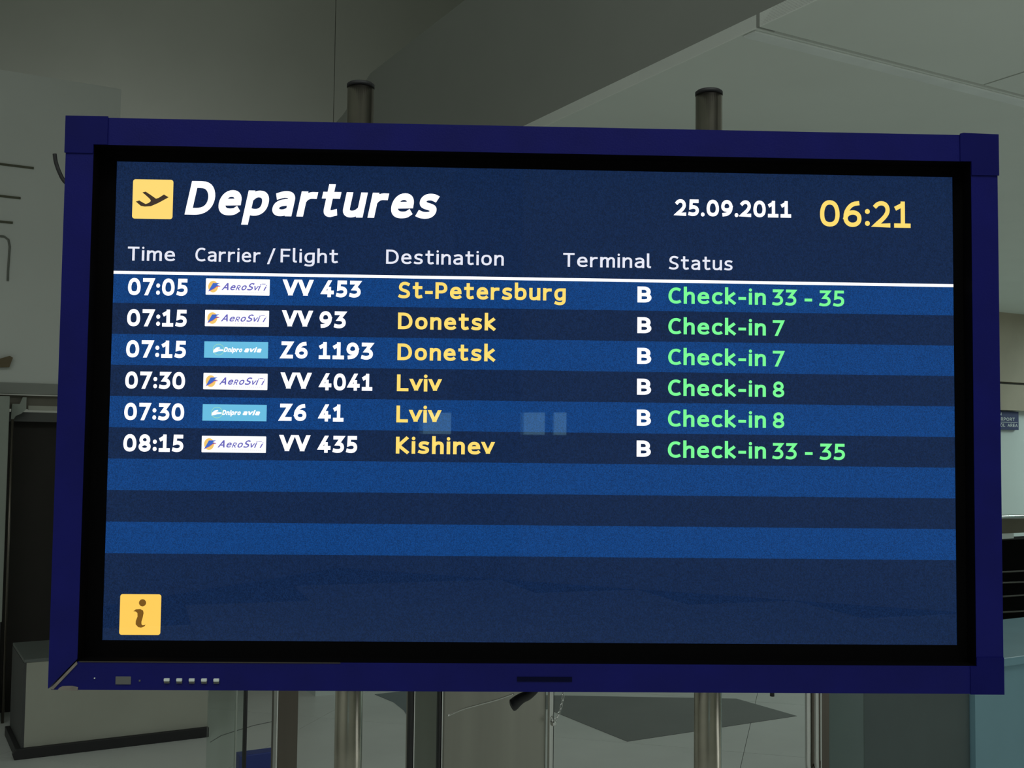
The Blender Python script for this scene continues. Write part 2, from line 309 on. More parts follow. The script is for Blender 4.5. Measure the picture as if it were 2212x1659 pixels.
# ---------------------------------------------------------------- the lettering: strokes of even width
X = 0.75; D = -0.27
GL = {
 '0': (.60, 'M .30 1 C .54 1 .60 .76 .60 .5 C .60 .24 .54 0 .30 0 C .06 0 0 .24 0 .5 C 0 .76 .06 1 .30 1 Z'),
 '1': (.48, 'M .26 1 L .26 0|M .03 .84 L .25 .955|M 0 0 L .48 0'),
 '2': (.50, 'M .02 .9 C .08 .97 .16 1 .24 1 C .40 1 .48 .88 .48 .74 C .48 .5 .25 .25 0 0 L .5 0'),
 '3': (.50, 'M .03 1 L .48 1 L .2 .6 C .40 .62 .5 .48 .5 .31 C .5 .1 .36 0 .19 0 C .12 0 .05 .02 0 .04'),
 '4': (.56, 'M .56 .25 L 0 .25 L .36 1|M .38 .56 L .38 0'),
 '5': (.48, 'M .46 1 L .08 1 L .06 .57 C .12 .6 .17 .61 .22 .61 C .38 .61 .48 .5 .48 .32 C .48 .12 .36 0 .18 0 C .12 0 .05 .02 0 .04'),
 '6': (.54, 'M .46 .98 C .2 .97 0 .75 0 .36 C 0 .12 .12 0 .27 0 C .45 0 .54 .14 .54 .31 C .54 .5 .43 .6 .29 .6 C .15 .6 .03 .5 0 .34'),
 '7': (.52, 'M 0 1 L .52 1 L .16 0'),
 '8': (.54, 'M .27 1 C .42 1 .50 .9 .50 .77 C .50 .63 .4 .57 .27 .52 C .13 .47 0 .42 0 .25 C 0 .1 .12 0 .27 0 C .42 0 .54 .1 .54 .26 C .54 .42 .4 .48 .27 .53 C .14 .58 .04 .65 .04 .78 C .04 .9 .12 1 .27 1 Z'),
 '9': (.54, 'M .08 .02 C .34 .03 .54 .25 .54 .64 C .54 .88 .42 1 .27 1 C .09 1 0 .86 0 .69 C 0 .5 .11 .4 .25 .4 C .39 .4 .51 .5 .54 .66'),
 ':': (0, 'O 0 .08|O 0 .66'), '.': (0, 'O 0 .0'), '-': (.24, 'M 0 .38 L .24 .38'), '/': (.34, 'M 0 -.12 L .34 1.04'),
 'D': (.60, 'M 0 0 L 0 1 L .2 1 C .46 1 .60 .82 .60 .5 C .60 .18 .46 0 .2 0 L 0 0 Z'),
 'e': (.46, 'M .02 .39 L .46 .41 C .46 .62 .38 X .24 X C .08 X 0 .56 0 .36 C 0 .12 .10 0 .26 0 C .36 0 .42 .02 .45 .06'),
 'p': (.48, 'M 0 D L 0 X|M 0 .52 C .08 .68 .15 X .25 X C .41 X .48 .6 .48 .38 C .48 .14 .38 0 .22 0 C .14 0 .06 .03 0 .06'),
 'a': (.42, 'M .04 .70 C .1 .73 .16 X .22 X C .36 X .42 .66 .42 .52 L .42 0|M .42 .43 C .16 .44 0 .38 0 .19 C 0 .06 .08 0 .18 0 C .28 0 .37 .06 .42 .14'),
 'r': (.30, 'M 0 0 L 0 X|M 0 .48 C .05 .64 .14 X .30 .73'),
 't': (.36, 'M .13 .98 L .13 .2 C .13 .05 .18 0 .27 0 L .35 .03|M 0 X L .35 X'),
 'u': (.44, 'M 0 X L 0 .22 C 0 .07 .07 0 .18 0 C .3 0 .38 .1 .44 .22|M .44 X L .44 0'),
 's': (.38, 'M .36 .71 C .3 X .24 X .20 X C .08 X .02 .66 .02 .56 C .02 .44 .1 .4 .19 .37 C .3 .33 .38 .3 .38 .19 C .38 .06 .3 0 .18 0 C .12 0 .05 .01 0 .04'),
 'T': (.52, 'M 0 1 L .52 1|M .26 .96 L .26 0'), 'i': (0, 'M 0 0 L 0 X|O 0 1'),
 'm': (.72, 'M 0 0 L 0 X|M 0 .52 C .06 .66 .13 X .21 X C .32 X .36 .66 .36 .52 L .36 0|M .36 .52 C .42 .66 .49 X .57 X C .68 X .72 .66 .72 .52 L .72 0'),
 'n': (.42, 'M 0 0 L 0 X|M 0 .5 C .07 .66 .15 X .24 X C .37 X .42 .66 .42 .5 L .42 0'),
 'C': (.50, 'M .48 .96 C .43 .99 .38 1 .33 1 C .11 1 0 .8 0 .5 C 0 .2 .11 0 .33 0 C .40 0 .46 .02 .5 .05'),
 'F': (.42, 'M 0 0 L 0 1 L .42 1|M 0 .52 L .38 .52'),
 'l': (.10, 'M 0 1.06 L 0 .15 C 0 .04 .04 0 .10 0'),
 'g': (.46, 'M .46 X L .25 X C .09 X 0 .6 0 .38 C 0 .14 .09 0 .22 0 C .33 0 .4 .1 .46 .2|M .46 X L .46 -.03 C .46 -.2 .37 D .22 D C .13 D .07 -.25 .02 -.23'),
 'h': (.42, 'M 0 0 L 0 1.06|M 0 .5 C .07 .66 .15 X .24 X C .37 X .42 .66 .42 .5 L .42 0'),
 'o': (.48, 'M .24 X C .40 X .48 .6 .48 .375 C .48 .14 .40 0 .24 0 C .08 0 0 .14 0 .375 C 0 .6 .08 X .24 X Z'),
 'v': (.46, 'M 0 X L .23 0 L .46 X'), 'V': (.56, 'M 0 1 L .28 0 L .56 1'),
 'Z': (.52, 'M .02 1 L .5 1 L 0 0 L .52 0'),
 'P': (.48, 'M 0 0 L 0 1 L .22 1 C .40 1 .48 .88 .48 .72 C .48 .54 .38 .44 .22 .44 L 0 .44'),
 'S': (.46, 'M .43 .95 C .36 .99 .3 1 .25 1 C .1 1 .02 .88 .02 .76 C .02 .6 .12 .55 .24 .5 C .38 .44 .46 .38 .46 .24 C .46 .08 .36 0 .21 0 C .12 0 .05 .02 0 .05'),
 'B': (.48, 'M 0 0 L 0 1 L .22 1 C .36 1 .44 .9 .44 .77 C .44 .62 .36 .54 .22 .54 L 0 .54|M .22 .54 C .38 .54 .48 .44 .48 .28 C .48 .1 .38 0 .22 0 L 0 0'),
 'b': (.48, 'M 0 1.06 L 0 .03|M 0 .52 C .08 .68 .15 X .25 X C .41 X .48 .6 .48 .38 C .48 .14 .38 0 .22 0 C .14 0 .06 .03 0 .06'),
 'c': (.38, 'M .38 .71 C .34 X .30 X .25 X C .09 X 0 .6 0 .37 C 0 .14 .09 0 .24 0 C .3 0 .35 .01 .38 .04'),
 'k': (.40, 'M 0 0 L 0 1.06|M .37 X L .05 .4 L .40 0'), 'K': (.48, 'M 0 0 L 0 1|M .45 1 L .05 .52 L .48 0'),
 'L': (.42, 'M 0 1 L 0 0 L .42 0'), 'A': (.60, 'M 0 0 L .30 1 L .60 0|M .12 .3 L .48 .3'), 'I': (0, 'M 0 0 L 0 1'),
 'R': (.48, 'M 0 0 L 0 1 L .22 1 C .38 1 .46 .9 .46 .74 C .46 .56 .38 .47 .22 .47 L 0 .47|M .22 .47 L .48 0'),
 'O': (.64, 'M .32 1 C .54 1 .64 .8 .64 .5 C .64 .2 .54 0 .32 0 C .1 0 0 .2 0 .5 C 0 .8 .1 1 .32 1 Z'),
 'N': (.52, 'M 0 0 L 0 1 L .52 0 L .52 1'), 'E': (.40, 'M .40 1 L 0 1 L 0 0 L .40 0|M 0 .5 L .36 .5'),
}
def strokes(ch):
    out = []
    for part in GL[ch][1].split('|'):
        tk = part.split(); i = 0; pts = []; closed = False; prev = None
        num = lambda s: X if s == 'X' else D if s == 'D' else float(s)
        while i < len(tk):
            c = tk[i]
            if c == 'O': out.append(('dot', (num(tk[i+1]), num(tk[i+2])))); i += 3
            elif c in 'ML': prev = (num(tk[i+1]), num(tk[i+2])); pts.append(prev); i += 3
            elif c == 'C':
                q = [num(t) for t in tk[i+1:i+7]]; p0 = prev; n = 8
                for k in range(1, n+1):
                    t = k/n; u = 1-t
                    pts.append(tuple(u**3*p0[d]+3*u*u*t*q[d]+3*u*t*t*q[2+d]+t**3*q[4+d] for d in (0, 1)))
                prev = (q[4], q[5]); i += 7
            elif c == 'Z': closed = True; i += 1
        if pts:
            if closed and (Vector(pts[0])-Vector(pts[-1])).length < 1e-6: pts.pop()
            out.append(('closed' if closed else 'open', pts))
    return out
def ymap(y, w):
    k = [(D, D+w/2), (0, w/2), (X, X-w/2), (1, 1-w/2), (1.1, 1.1-w/2)]
    for (a, A_), (b, B_) in zip(k, k[1:]):
        if y <= b + 1e-9: return A_ + (B_-A_)*(y-a)/(b-a)
    return y - w/2
def hull(P):
    P = sorted(set((round(p.x, 7), round(p.y, 7)) for p in P))
    def half(P):
        h = []
        for p in P:
            while len(h) > 1 and (h[-1][0]-h[-2][0])*(p[1]-h[-2][1])-(h[-1][1]-h[-2][1])*(p[0]-h[-2][0]) <= 0: h.pop()
            h.append(p)
        return h[:-1]
    return half(P)+half(P[::-1])
def stroke_faces(mb, pts, closed, h, fx, m, cap0=1.0, cap1=1.0):
    P = [Vector(p) for p in pts]; n = len(P)
    # a very sharp corner splits the stroke in two that overlap with a flat tip
    if not closed:
        for i in range(1, n-1):
            d1 = (P[i]-P[i-1]).normalized(); d2 = (P[i+1]-P[i]).normalized()
            if d1.dot(d2) < -0.66 and min(abs(d1.y), abs(d2.y)) > 0.3:
                e1 = stroke_faces(mb, [tuple(p) for p in P[:i+1]], False, h, fx, m, cap0, 0.45)
                e2 = stroke_faces(mb, [tuple(p) for p in P[i:]], False, h, fx, m, 0.45, cap1)
                mb.face([fx(q) for q in hull(e1[1]+e2[0]+[P[i]])], m)
                return e1[0], e2[1]
    u0 = (P[1]-P[0]).normalized(); u1 = (P[-1]-P[-2]).normalized(); l0 = (P[1]-P[0]).length; l1 = (P[-1]-P[-2]).length
    if not closed:
        P[0] = P[0] - u0*h*cap0; P[-1] = P[-1] + u1*h*cap1
    Lp, Rp = [], []
    for i in range(n):
        d1 = (P[i]-P[i-1]) if (i > 0 or closed) else (P[1]-P[0])
        d2 = (P[(i+1) % n]-P[i]) if (i < n-1 or closed) else (P[-1]-P[-2])
        d1 = d1.normalized(); d2 = d2.normalized()
        n1 = Vector((-d1.y, d1.x)); n2 = Vector((-d2.y, d2.x)); mm = n1+n2
        if mm.length < 1e-3: mm = n1
        mm.normalize(); k = min(1/max(0.2, mm.dot(n1)), 2.2)
        Lp.append(P[i]+mm*h*k); Rp.append(P[i]-mm*h*k)
    if not closed:   # long slanted strokes end level with the line they stand on
        for idx, u, l, sg, cp in ((0, u0, l0, -1, cap0), (-1, u1, l1, 1, cap1)):
            if l > 0.4 and abs(u.y) > 0.78 and abs(u.x) > 0.12 and cp > 0:
                lvl = Vector(pts[idx]).y + (h*cp if u.y*sg > 0 else -h*cp)
                for A_ in (Lp, Rp):
                    t = (lvl-A_[idx].y)/u.y; A_[idx] = A_[idx]+u*t
    for i in range(n if closed else n-1):
        j = (i+1) % n
        mb.face([fx(Lp[i]), fx(Rp[i]), fx(Rp[j]), fx(Lp[j])], m)
    return [Lp[0], Rp[0]], [Lp[-1], Rp[-1]]
def seg_dist(p, a, b):
    p, a, b = Vector(p), Vector(a), Vector(b); d = b-a
    t = max(0, min(1, (p-a).dot(d)/max(d.length_squared, 1e-9))); return (a+d*t-p).length
def text(mb, s, x0, x1, z0, cap, w, y, m, slant=0.0, gap=0.15, scales=None):
    wid = []; gaps = []; tot = 0
    for i, ch in enumerate(s):
        sc_ = scales[i] if scales else 1.0
        if ch == ' ': cw = 0.16
        else: cw = (GL[ch][0] + w)*sc_
        gp = 0.03 if s[i:i+2] == 'VV' else 0.08 if 'v' in s[i:i+2] and len(s[i:i+2]) == 2 else gap
        gaps.append(gp); wid.append(cw); tot += cw + (gp if i < len(s)-1 else 0)
    hl = slant*0.6
    kx = (x1-x0)/((tot+hl)*cap); cur = 0
    for i, ch in enumerate(s):
        sc_ = scales[i] if scales else 1.0
        if ch != ' ':
            for kind, pts in strokes(ch):
                def fx(p, cur=cur, sc_=sc_):
                    px = cur + (p[0] + w/2)*sc_; pz = p[1]*sc_
                    return (x0 + (px + slant*pz)*cap*kx, y, z0 + pz*cap)
                if kind == 'dot':
                    c = (pts[0], ymap(pts[1], w)); R = w*0.58
                    mb.face([fx((c[0]+R/max(kx, .3)*min(kx, 1)*math.cos(2*math.pi*k/14), c[1]+R*math.sin(2*math.pi*k/14))) for k in range(14)], m)
                else:
                    caps = []
                    for e in (pts[0], pts[-1]):   # an end that lies on another stroke of the letter gets no cap
                        near = 9
                        for k2, q in strokes(ch):
                            if k2 == 'dot' or q == pts: continue
                            near = min([near]+[seg_dist(e, q[a_], q[a_+1]) for a_ in range(len(q)-1)])
                        caps.append(0.0 if near < 0.03 and (ch == '1' or e not in [q[0] for k2, q in strokes(ch) if k2 != 'dot' and q != pts]+[q[-1] for k2, q in strokes(ch) if k2 != 'dot' and q != pts]) else 1.0)
                    stroke_faces(mb, [(p[0], ymap(p[1], w)) for p in pts], kind == 'closed', w/2, fx, m, caps[0], caps[1])
        cur += wid[i] + gaps[i]

# ---------------------------------------------------------------- the departures display
DISP = empty('departures_display', (0, 0, 1.27), 0, 'wide flight departures screen in a deep blue metal frame on two pipes', 'display')
BZ = 1.27; HH = 0.749; FW = 0.0363; HW = 0.625; YF = 0.0; YD = 0.030
def dz(v): return v-BZ
def flip(mb): mb.v = [(x, y, z-BZ) for x, y, z in mb.v]; return mb
TOP = BZ+HH
# rails with mitred ends
m = MB(); m.prism([(-HW, TOP), (HW, TOP), (HW-FW, TOP-FW), (-HW+FW, TOP-FW)], 'y', YF, 0.045, BLUE); flip(m).build('frame_rail', DISP)
m = MB(); m.prism([(-HW+0.004, BZ), (HW, BZ), (HW-FW, BZ+FW), (-HW+FW+0.001, BZ+FW)], 'y', YF, 0.045, BLUE); flip(m).build('frame_rail', DISP)
m = MB(); m.prism([(-HW, BZ+0.001), (-HW, TOP), (-HW+FW, TOP-FW), (-HW+FW, BZ+FW+0.003)], 'y', YF, 0.045, BLUE); flip(m).build('frame_rail', DISP)
m = MB(); m.prism([(HW, BZ), (HW, TOP), (HW-FW, TOP-FW), (HW-FW, BZ+FW)], 'y', YF, 0.045, BLUE); flip(m).build('frame_rail', DISP)
# corner covers
m = MB(); m.prism([(-HW-0.0012, TOP+0.0015), (-0.5705, TOP+0.0015), (-0.5705, TOP-FW), (-HW+FW, TOP-FW), (-HW+FW, 1.971), (-HW-0.0012, 1.971)], 'y', -0.0016, 0.0, BLUED); flip(m).build('corner_cover', DISP)
m = MB(); m.prism([(0.5735, TOP+0.0015), (0.578, TOP+0.0026), (HW+0.0015, TOP+0.0015), (HW+0.0015, 1.964), (HW-FW, 1.964), (HW-FW, TOP-FW), (0.5735, TOP-FW)], 'y', -0.0016, 0.0, BLUED); flip(m).build('corner_cover', DISP)
m = MB(); m.prism([(HW+0.0002, BZ-0.0006), (HW+0.0002, 1.318), (HW-FW, 1.318), (HW-FW, BZ+FW), (0.580, BZ+FW), (0.580, BZ-0.0006)], 'y', -0.0014, 0.0, BLUED); flip(m).build('corner_cover', DISP)
# open mitre and bare lower edge at the lower left corner
m = MB(); m.prism([(-0.6215, 1.2716), (-0.6175, 1.2706), (-0.5880, 1.3030), (-0.5892, 1.3064)], 'y', -0.0012, 0.0, BARE); flip(m).build('open_mitre', DISP, label='open mitre joint showing bare metal')
m = MB(); m.prism([(-0.6120, 1.2700), (-0.5868, 1.2690), (-0.5862, 1.2735), (-0.5940, 1.2752), (-0.6060, 1.2748), (-0.6100, 1.2728)], 'y', -0.0014, 0.0, BARE); flip(m).build('bare_edge', DISP, label='scuffed bare metal edge')
m = MB(); m.box(-0.586, -0.25, -0.0006, 0.0, BZ+FW-0.0010, BZ+FW+0.0004, mat('worn_edge', (0.05, 0.042, 0.03, 1), 0.6)); flip(m).build('worn_edge', DISP)
# black inner bezel sloping back to the screen
m = MB(); ix0, ix1, iz0, iz1 = -HW+FW, HW-FW, BZ+FW, TOP-FW; sx0, sx1, sz0, sz1 = -0.567, 0.5755, 1.3285, 1.9680
oF = [(ix0, .001, iz0), (ix1, .001, iz0), (ix1, .001, iz1), (ix0, .001, iz1)]; oI = [(sx0, YD-.0006, sz0), (sx1, YD-.0006, sz0), (sx1, YD-.0006, sz1), (sx0, YD-.0006, sz1)]
oM = [(ix0+.001, .026, iz0+.001), (ix1-.001, .026, iz0+.001), (ix1-.001, .026, iz1-.001), (ix0+.001, .026, iz1-.001)]
for i in range(4):
    j = (i+1) % 4; m.face([oF[i], oF[j], oM[j], oM[i]], BLACK); m.face([oM[i], oM[j], oI[j], oI[i]], BLACK)
flip(m).build('bezel', DISP)
# rear housing with vents and mounting brackets
m = MB(); m.box(-HW+0.01, HW-0.01, 0.045, 0.088, BZ+0.01, TOP-0.01, BLACK); flip(m).build('housing', DISP, 0.003)
for sx in (-0.2525, 0.2585):
    m = MB(); m.box(sx-0.03, sx+0.03, 0.088, 0.1125, BZ+0.10, BZ+0.65, DSTEEL); flip(m).build('mounting_bracket', DISP, 0.002)
# controls on the lower rail
for i, bx in enumerate((-0.4729, -0.4569, -0.4408, -0.4251, -0.4093)):
    m = MB(); m.box(bx-0.0036, bx+0.0036, -0.0035, 0.0, 1.2818, 1.2855, BTN); flip(m).build('button', DISP, 0.0006)
    m = MB(); m.box(bx-0.0034, bx+0.0034, -0.0018, 0.0, 1.2792, 1.2816, GREY); flip(m).build('button_label', DISP)
m = MB(); m.box(-0.5388, -0.5190, -0.0012, 0.0, 1.2772, 1.2874, GREY); flip(m).build('sensor_window', DISP, 0.0008)
m = MB(); m.box(-0.5662, -0.5648, -0.0015, 0.0, 1.2843, 1.2857, BTN); flip(m).build('indicator', DISP)
m = MB(); m.box(-0.5088, -0.5070, -0.0012, 0.0, 1.2812, 1.2832, GREY); flip(m).build('indicator', DISP)
m = MB(); m.box(-0.020, 0.052, -0.0008, 0.0, 1.2835, 1.2895, mat('maker_plate', (0.003, 0.004, 0.03, 1), 0.7, spec=0.1)); flip(m).build('name_plate', DISP)
# cables
def curve(pts, n=8):
    out = []; P = [Vector(p) for p in pts]; P = [P[0]*2-P[1]]+P+[P[-1]*2-P[-2]]
    for i in range(1, len(P)-2):
        for k in range(n):
            t = k/n; out.append(0.5*((2*P[i])+(P[i+1]-P[i-1])*t+(2*P[i-1]-5*P[i]+4*P[i+1]-P[i+2])*t*t+(3*P[i]-P[i-1]-3*P[i+1]+P[i+2])*t**3))
    out.append(P[-2]); return out
m = MB(); m.tube(curve([(-0.6700, .08, 1.9895), (-0.6678, .08, 1.9775), (-0.6622, .08, 1.9630), (-0.6540, .08, 1.9500), (-0.630, .078, 1.930), (-0.612, .075, 1.92)]), 0.0028, RUB, 12); flip(m).build('cable', DISP, label='stub of black cable curling out at the left')
m = MB(); m.tube(curve([(-0.0255, .08, 1.2330), (-0.0215, .08, 1.2350), (-0.0165, .08, 1.2395), (-0.010, .08, 1.2440), (0.000, .08, 1.2490), (0.012, .08, 1.262), (0.02, .075, 1.285)]), [0.0022, 0.0048, 0.0063, 0.0073, 0.0080, 0.0084, 0.0086] + [0.0086-0.00008*k for k in range(42)], RUB, 14); flip(m).build('cable_plug', DISP, label='black plug hanging below the frame')
m = MB(); m.tube([(0.3373, .08, 1.2480), (0.3373, .08, 1.29)], [0.0032, 0.0025], RUB, 10); flip(m).build('cable', DISP, label='short black cable end under the lower rail')

# the screen and all it shows
m = MB(); m.box(sx0-.002, sx1+.002, YD, YD+0.01, sz0-.002, sz1+.002, S_BG); SCR = flip(m).build('screen', DISP)
Y1, Y2, Y3, Y4 = YD-0.0003, YD-0.0006, YD-0.0009, YD-0.0011
def onscreen(mb, name, label=None):
    o = flip(mb).build(name, SCR, fix=False)
    if label: o['label'] = label
    return o
def rect(mb, x0, x1, z0, z1, y, m): mb.face([(x0, y, z0), (x1, y, z0), (x1, y, z1), (x0, y, z1)], m)
def rrect(x0, x1, z0, z1, r, y):
    out = []
    for cx, cz, a0 in ((x1-r, z1-r, 0), (x0+r, z1-r, 90), (x0+r, z0+r, 180), (x1-r, z0+r, 270)):
        for k in range(6):
            a = math.radians(a0+18*k); out.append((cx+r*math.cos(a), y, cz+r*math.sin(a)))
    return out
zb = [1.8170] + [1.7762-0.04172*k for k in range(9)]
for k in (0, 2, 4, 6, 8):
    m = MB(); rect(m, sx0, sx1, zb[k+1], zb[k], Y1, S_ROW); onscreen(m, 'row_band', 'lit blue row band')
m = MB(); rect(m, sx0, sx1, 1.8152, 1.8192, Y2, S_WHITE); onscreen(m, 'header_rule', 'thin white rule')
RZ = [1.7868-0.04192*k for k in range(6)]
W_, P_, A_, G_ = S_WHITE, S_PALE, S_AMBER, S_GREEN
TXT = [('Departures', -.4747, -.1323, 1.8972, .0459, .20, W_, .20),
 ('Time', -.5489, -.4860, 1.8335, .0188, .14, P_, 0), ('Carrier /', -.4587, -.3521, 1.8338, .0186, .14, P_, 0), ('Flight', -.3446, -.2674, 1.8343, .0186, .14, P_, 0),
 ('Destination', -.2025, -.0431, 1.8348, .0193, .14, P_, 0), ('Terminal', .0378, .1578, 1.8346, .0190, .14, P_, 0), ('Status', .1826, .2698, 1.8332, .0188, .14, P_, 0),
 ('25.09.2011', .1909, .3507, 1.9074, .0230, .21, W_, 0), ('06:21', .3908, .5166, 1.8962, .0366, .165, A_, 0)]
for k, (t, c, n, x1, dst, dx, st) in enumerate([('07:05', 'VV', '453', -.236, 'St-Petersburg', .0417, '33 - 35'), ('07:15', 'VV', '93', -.2553, 'Donetsk', -.0534, '7'),
      ('07:15', 'Z6', '1193', -.218, 'Donetsk', -.0535, '7'), ('07:30', 'VV', '4041', -.218, 'Lviv', -.1255, '8'), ('07:30', 'Z6', '41', -.2558, 'Lviv', -.1255, '8'), ('08:15', 'VV', '435', -.2368, 'Kishinev', -.053, '33 - 35')]):
    z = RZ[k]; nx = -.2885 if n[0] == '4' else -.2905
    TXT += [(t, -.5472, -.4680, z, .0231, .215, W_, 0), (c, -.3400 if c == 'VV' else -.3410, -.3003 if c == 'VV' else -.3056, z+.0015, .0229, .22, W_, 0), (n, nx, x1, z+.0012, .0229, .22, W_, 0),
            (dst, -.1850, dx, z+.0012, .0226, .185, A_, 0), ('B', .1396, .1587, z+.0006, .0218, .20, W_, 0), ('Check-in', .1819, .3156, z-.0002, .0221, .175, G_, 0)]
    if len(st) > 1: TXT += [('33', .3245, .3576, z-.0008, .0221, .175, G_, 0), ('-', .3690, .3795, z-.0009, .0221, .175, G_, 0), ('35', .3894, .4238, z-.001, .0221, .175, G_, 0)]
    else: TXT += [(st, .3251, .3408, z-.0006, .0216, .175, G_, 0)]
CN = {W_: 'white', P_: 'pale white', A_: 'amber', G_: 'green'}
for (t, x0, x1, z, cap, wt, mm, sl) in TXT:
    m = MB(); text(m, t, x0, x1, z, cap, wt, Y3, mm, sl); onscreen(m, 'lettering', '%s lettering reading %s' % (CN[mm], t))
# carrier logos
def logo_white(z0, z1):
    m = MB(); x0, x1 = -.4437, -.3583; m.face(rrect(x0, x1, z0, z1, .0008, Y2), S_LW); W = x1-x0; H = z1-z0
    fx = lambda u, v: (x0+u*W, Y3, z0+v*H)
    m.face([fx(.115+.078*math.cos(a*math.pi/12), .50+.36*math.sin(a*math.pi/12)) for a in range(24)], S_LY)
    q = lambda pts, y, mm: m.face([(x0+u*W, y, z0+v*H) for u, v in pts], mm)
    q([(.035, .17), (.13, .36), (.175, .50), (.215, .50), (.235, .545), (.16, .53), (.05, .22)], Y3-.0001, S_LR)
    q([(.04, .20), (.112, .72), (.225, .73), (.185, .65), (.17, .60), (.232, .57), (.17, .52), (.12, .36)], Y3-.0002, S_LB)
    text(m, 'AeRoSvi', fx(.25, 0)[0], fx(.86, 0)[0], z0+.30*H, H*.46, .17, Y3, S_LT, .35, .15, [1, .9, .68, .9, 1, .8, .85])
    text(m, 'i', fx(.905, 0)[0]-.0004, fx(.955, 0)[0], z0+.30*H, H*.42, .16, Y3, S_LT, .35, .1, [.8])
    rect(m, fx(.875, 0)[0], fx(.935, 0)[0], z0+.68*H, z0+.715*H, Y3, S_LT)
    for k in range(15): rect(m, x0+W*(.47+.031*k), x0+W*(.482+.031*k), z0+.14*H, z0+.19*H, Y3, S_LG)
    return m
def logo_blue(z0, z1):
    m = MB(); x0, x1 = -.4437, -.3585; m.face(rrect(x0, x1, z0, z1, .0003, Y2), S_LBLUE); W = x1-x0; H = z1-z0
    cx, cz, R = x0+.225*W, z0+.50*H, .33*H
    ring = [(cx+R*math.cos(a*math.pi/12), cz+R*math.sin(a*math.pi/12)) for a in range(24)]
    stroke_faces(m, ring, True, .0003, lambda p: (p[0], Y3, p[1]), S_LE)
    m.face([(cx+u*H, Y3-.0001, cz+v*H) for u, v in [(-.33, -.18), (-.30, -.02), (-.14, .12), (.04, .16), (.10, .08), (-.02, .05), (-.05, .02), (.26, .02), (.32, -.03), (.24, -.08), (.02, -.10), (-.16, -.16)]], S_LW)
    text(m, 'Dnipro', cx+.30*H, x0+.60*W, z0+.36*H, H*.30, .24, Y3, S_LW, .30, .10)
    text(m, 'avia', x0+.62*W, x0+.90*W, z0+.36*H, H*.32, .24, Y3, S_LW, .30, .12)
    return m
for k in range(6):
    z0 = [1.7889, 1.7464, 1.7040, 1.6615, 1.6195, 1.5773][k]; z1 = z0+.0220
    if k in (2, 4): onscreen(logo_blue(z0, z1), 'carrier_logo', 'light blue airline logo tile with a ringed emblem')
    else: onscreen(logo_white(z0, z1), 'carrier_logo', 'white airline logo tile with a yellow disc')
# icons
m = MB(); m.face(rrect(-.5448, -.4908, 1.8905, 1.9442, .0035, Y2), S_ICON)
pl = [(-0.5319, 1.9263), (-0.5274, 1.9274), (-0.5204, 1.9228), (-0.5134, 1.918), (-0.5097, 1.9193), (-0.503, 1.9239), (-0.4966, 1.9203), (-0.5, 1.9182), (-0.5111, 1.9118), (-0.52, 1.9077), (-0.5281, 1.907), (-0.5334, 1.9079), (-0.5403, 1.9137), (-0.5356, 1.9152), (-0.5306, 1.9123), (-0.5269, 1.9105), (-0.5225, 1.9124), (-0.5202, 1.9149), (-0.5215, 1.9174), (-0.5269, 1.9223)]
m.face([(x, Y3, z) for x, z in pl], S_DARK); onscreen(m, 'departure_icon', 'yellow tile with a dark climbing aeroplane')
m = MB(); m.face(rrect(-.5453, -.4915, 1.3355, 1.3888, .0032, Y2), S_ICON2)
ii = [(-0.5276, 1.3665), (-0.5243, 1.3689), (-0.5187, 1.3694), (-0.5147, 1.3675), (-0.514, 1.3641), (-0.515, 1.3585), (-0.5165, 1.3529), (-0.5164, 1.3495), (-0.5147, 1.3482), (-0.5111, 1.349), (-0.5124, 1.3467), (-0.5169, 1.345), (-0.5208, 1.3459), (-0.524, 1.3494), (-0.5239, 1.3539), (-0.5218, 1.3596), (-0.5221, 1.3641), (-0.5242, 1.366)]
m.face([(x, Y3, z) for x, z in ii], S_BROWN); m.face([(-.5158+.0047*math.cos(k*math.pi/10), Y3, 1.3776+.0047*math.sin(k*math.pi/10)) for k in range(20)], S_BROWN)
onscreen(m, 'info_icon', 'yellow tile with a brown letter i')

# ---------------------------------------------------------------- the stand
ST = empty('display_stand', (0, 0.1325, 0), 0, 'pair of satin steel pipes with black end caps carrying the display', 'stand')
for sx in (-0.2525, 0.2585):
    m = MB(); m.tube([(sx, 0, 0.01), (sx, 0, 2.1110)], 0.0195, PIPE, 36); m.build('pipe', ST)
    m = MB(); m.tube([(sx, 0, 2.1085), (sx, 0, 2.1135), (sx, 0, 2.1155)], [0.0201, 0.0201, 0.0175], RUB, 36); m.build('end_cap', ST)
    m = MB(); m.tube([(sx, 0, 0.0), (sx, 0, 0.012)], 0.043, PIPE, 36); m.build('base_plate', ST, 0.002)
m = MB(); m.tube([(-0.2525, 0.0, 0.22), (0.2585, 0.0, 0.22)], 0.014, PIPE, 20); m.build('cross_bar', ST)

# ---------------------------------------------------------------- things behind the display
# low bench
d = empty('luggage_bench', RM(0.70, 6.09, 0), TH, 'low grey panelled bench with a black bumper strip in front of the dark doorway', 'bench')
m = MB(); m.box(0.0, 0.915, 0.0, 0.52, 0.0, 0.470, BENCH); m.build('front_panel', d)
m = MB(); m.box(-0.012, 0.915, -0.004, 0.53, 0.470, 0.486, BENCHT); m.build('bench_top', d, 0.002)
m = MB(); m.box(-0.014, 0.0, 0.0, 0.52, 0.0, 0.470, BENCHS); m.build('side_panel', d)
m = MB(); m.prism([(-0.045, 0.0), (-0.055, 0.03), (-0.035, 0.052), (0.915, 0.052), (0.915, 0.0)], 'y', -0.028, 0.0, RUB); m.build('bumper_strip', d, 0.003)
m = MB(); m.box(-0.040, -0.014, -0.0, 0.50, 0.0, 0.05, RUB); m.build('bumper_strip', d, 0.003)

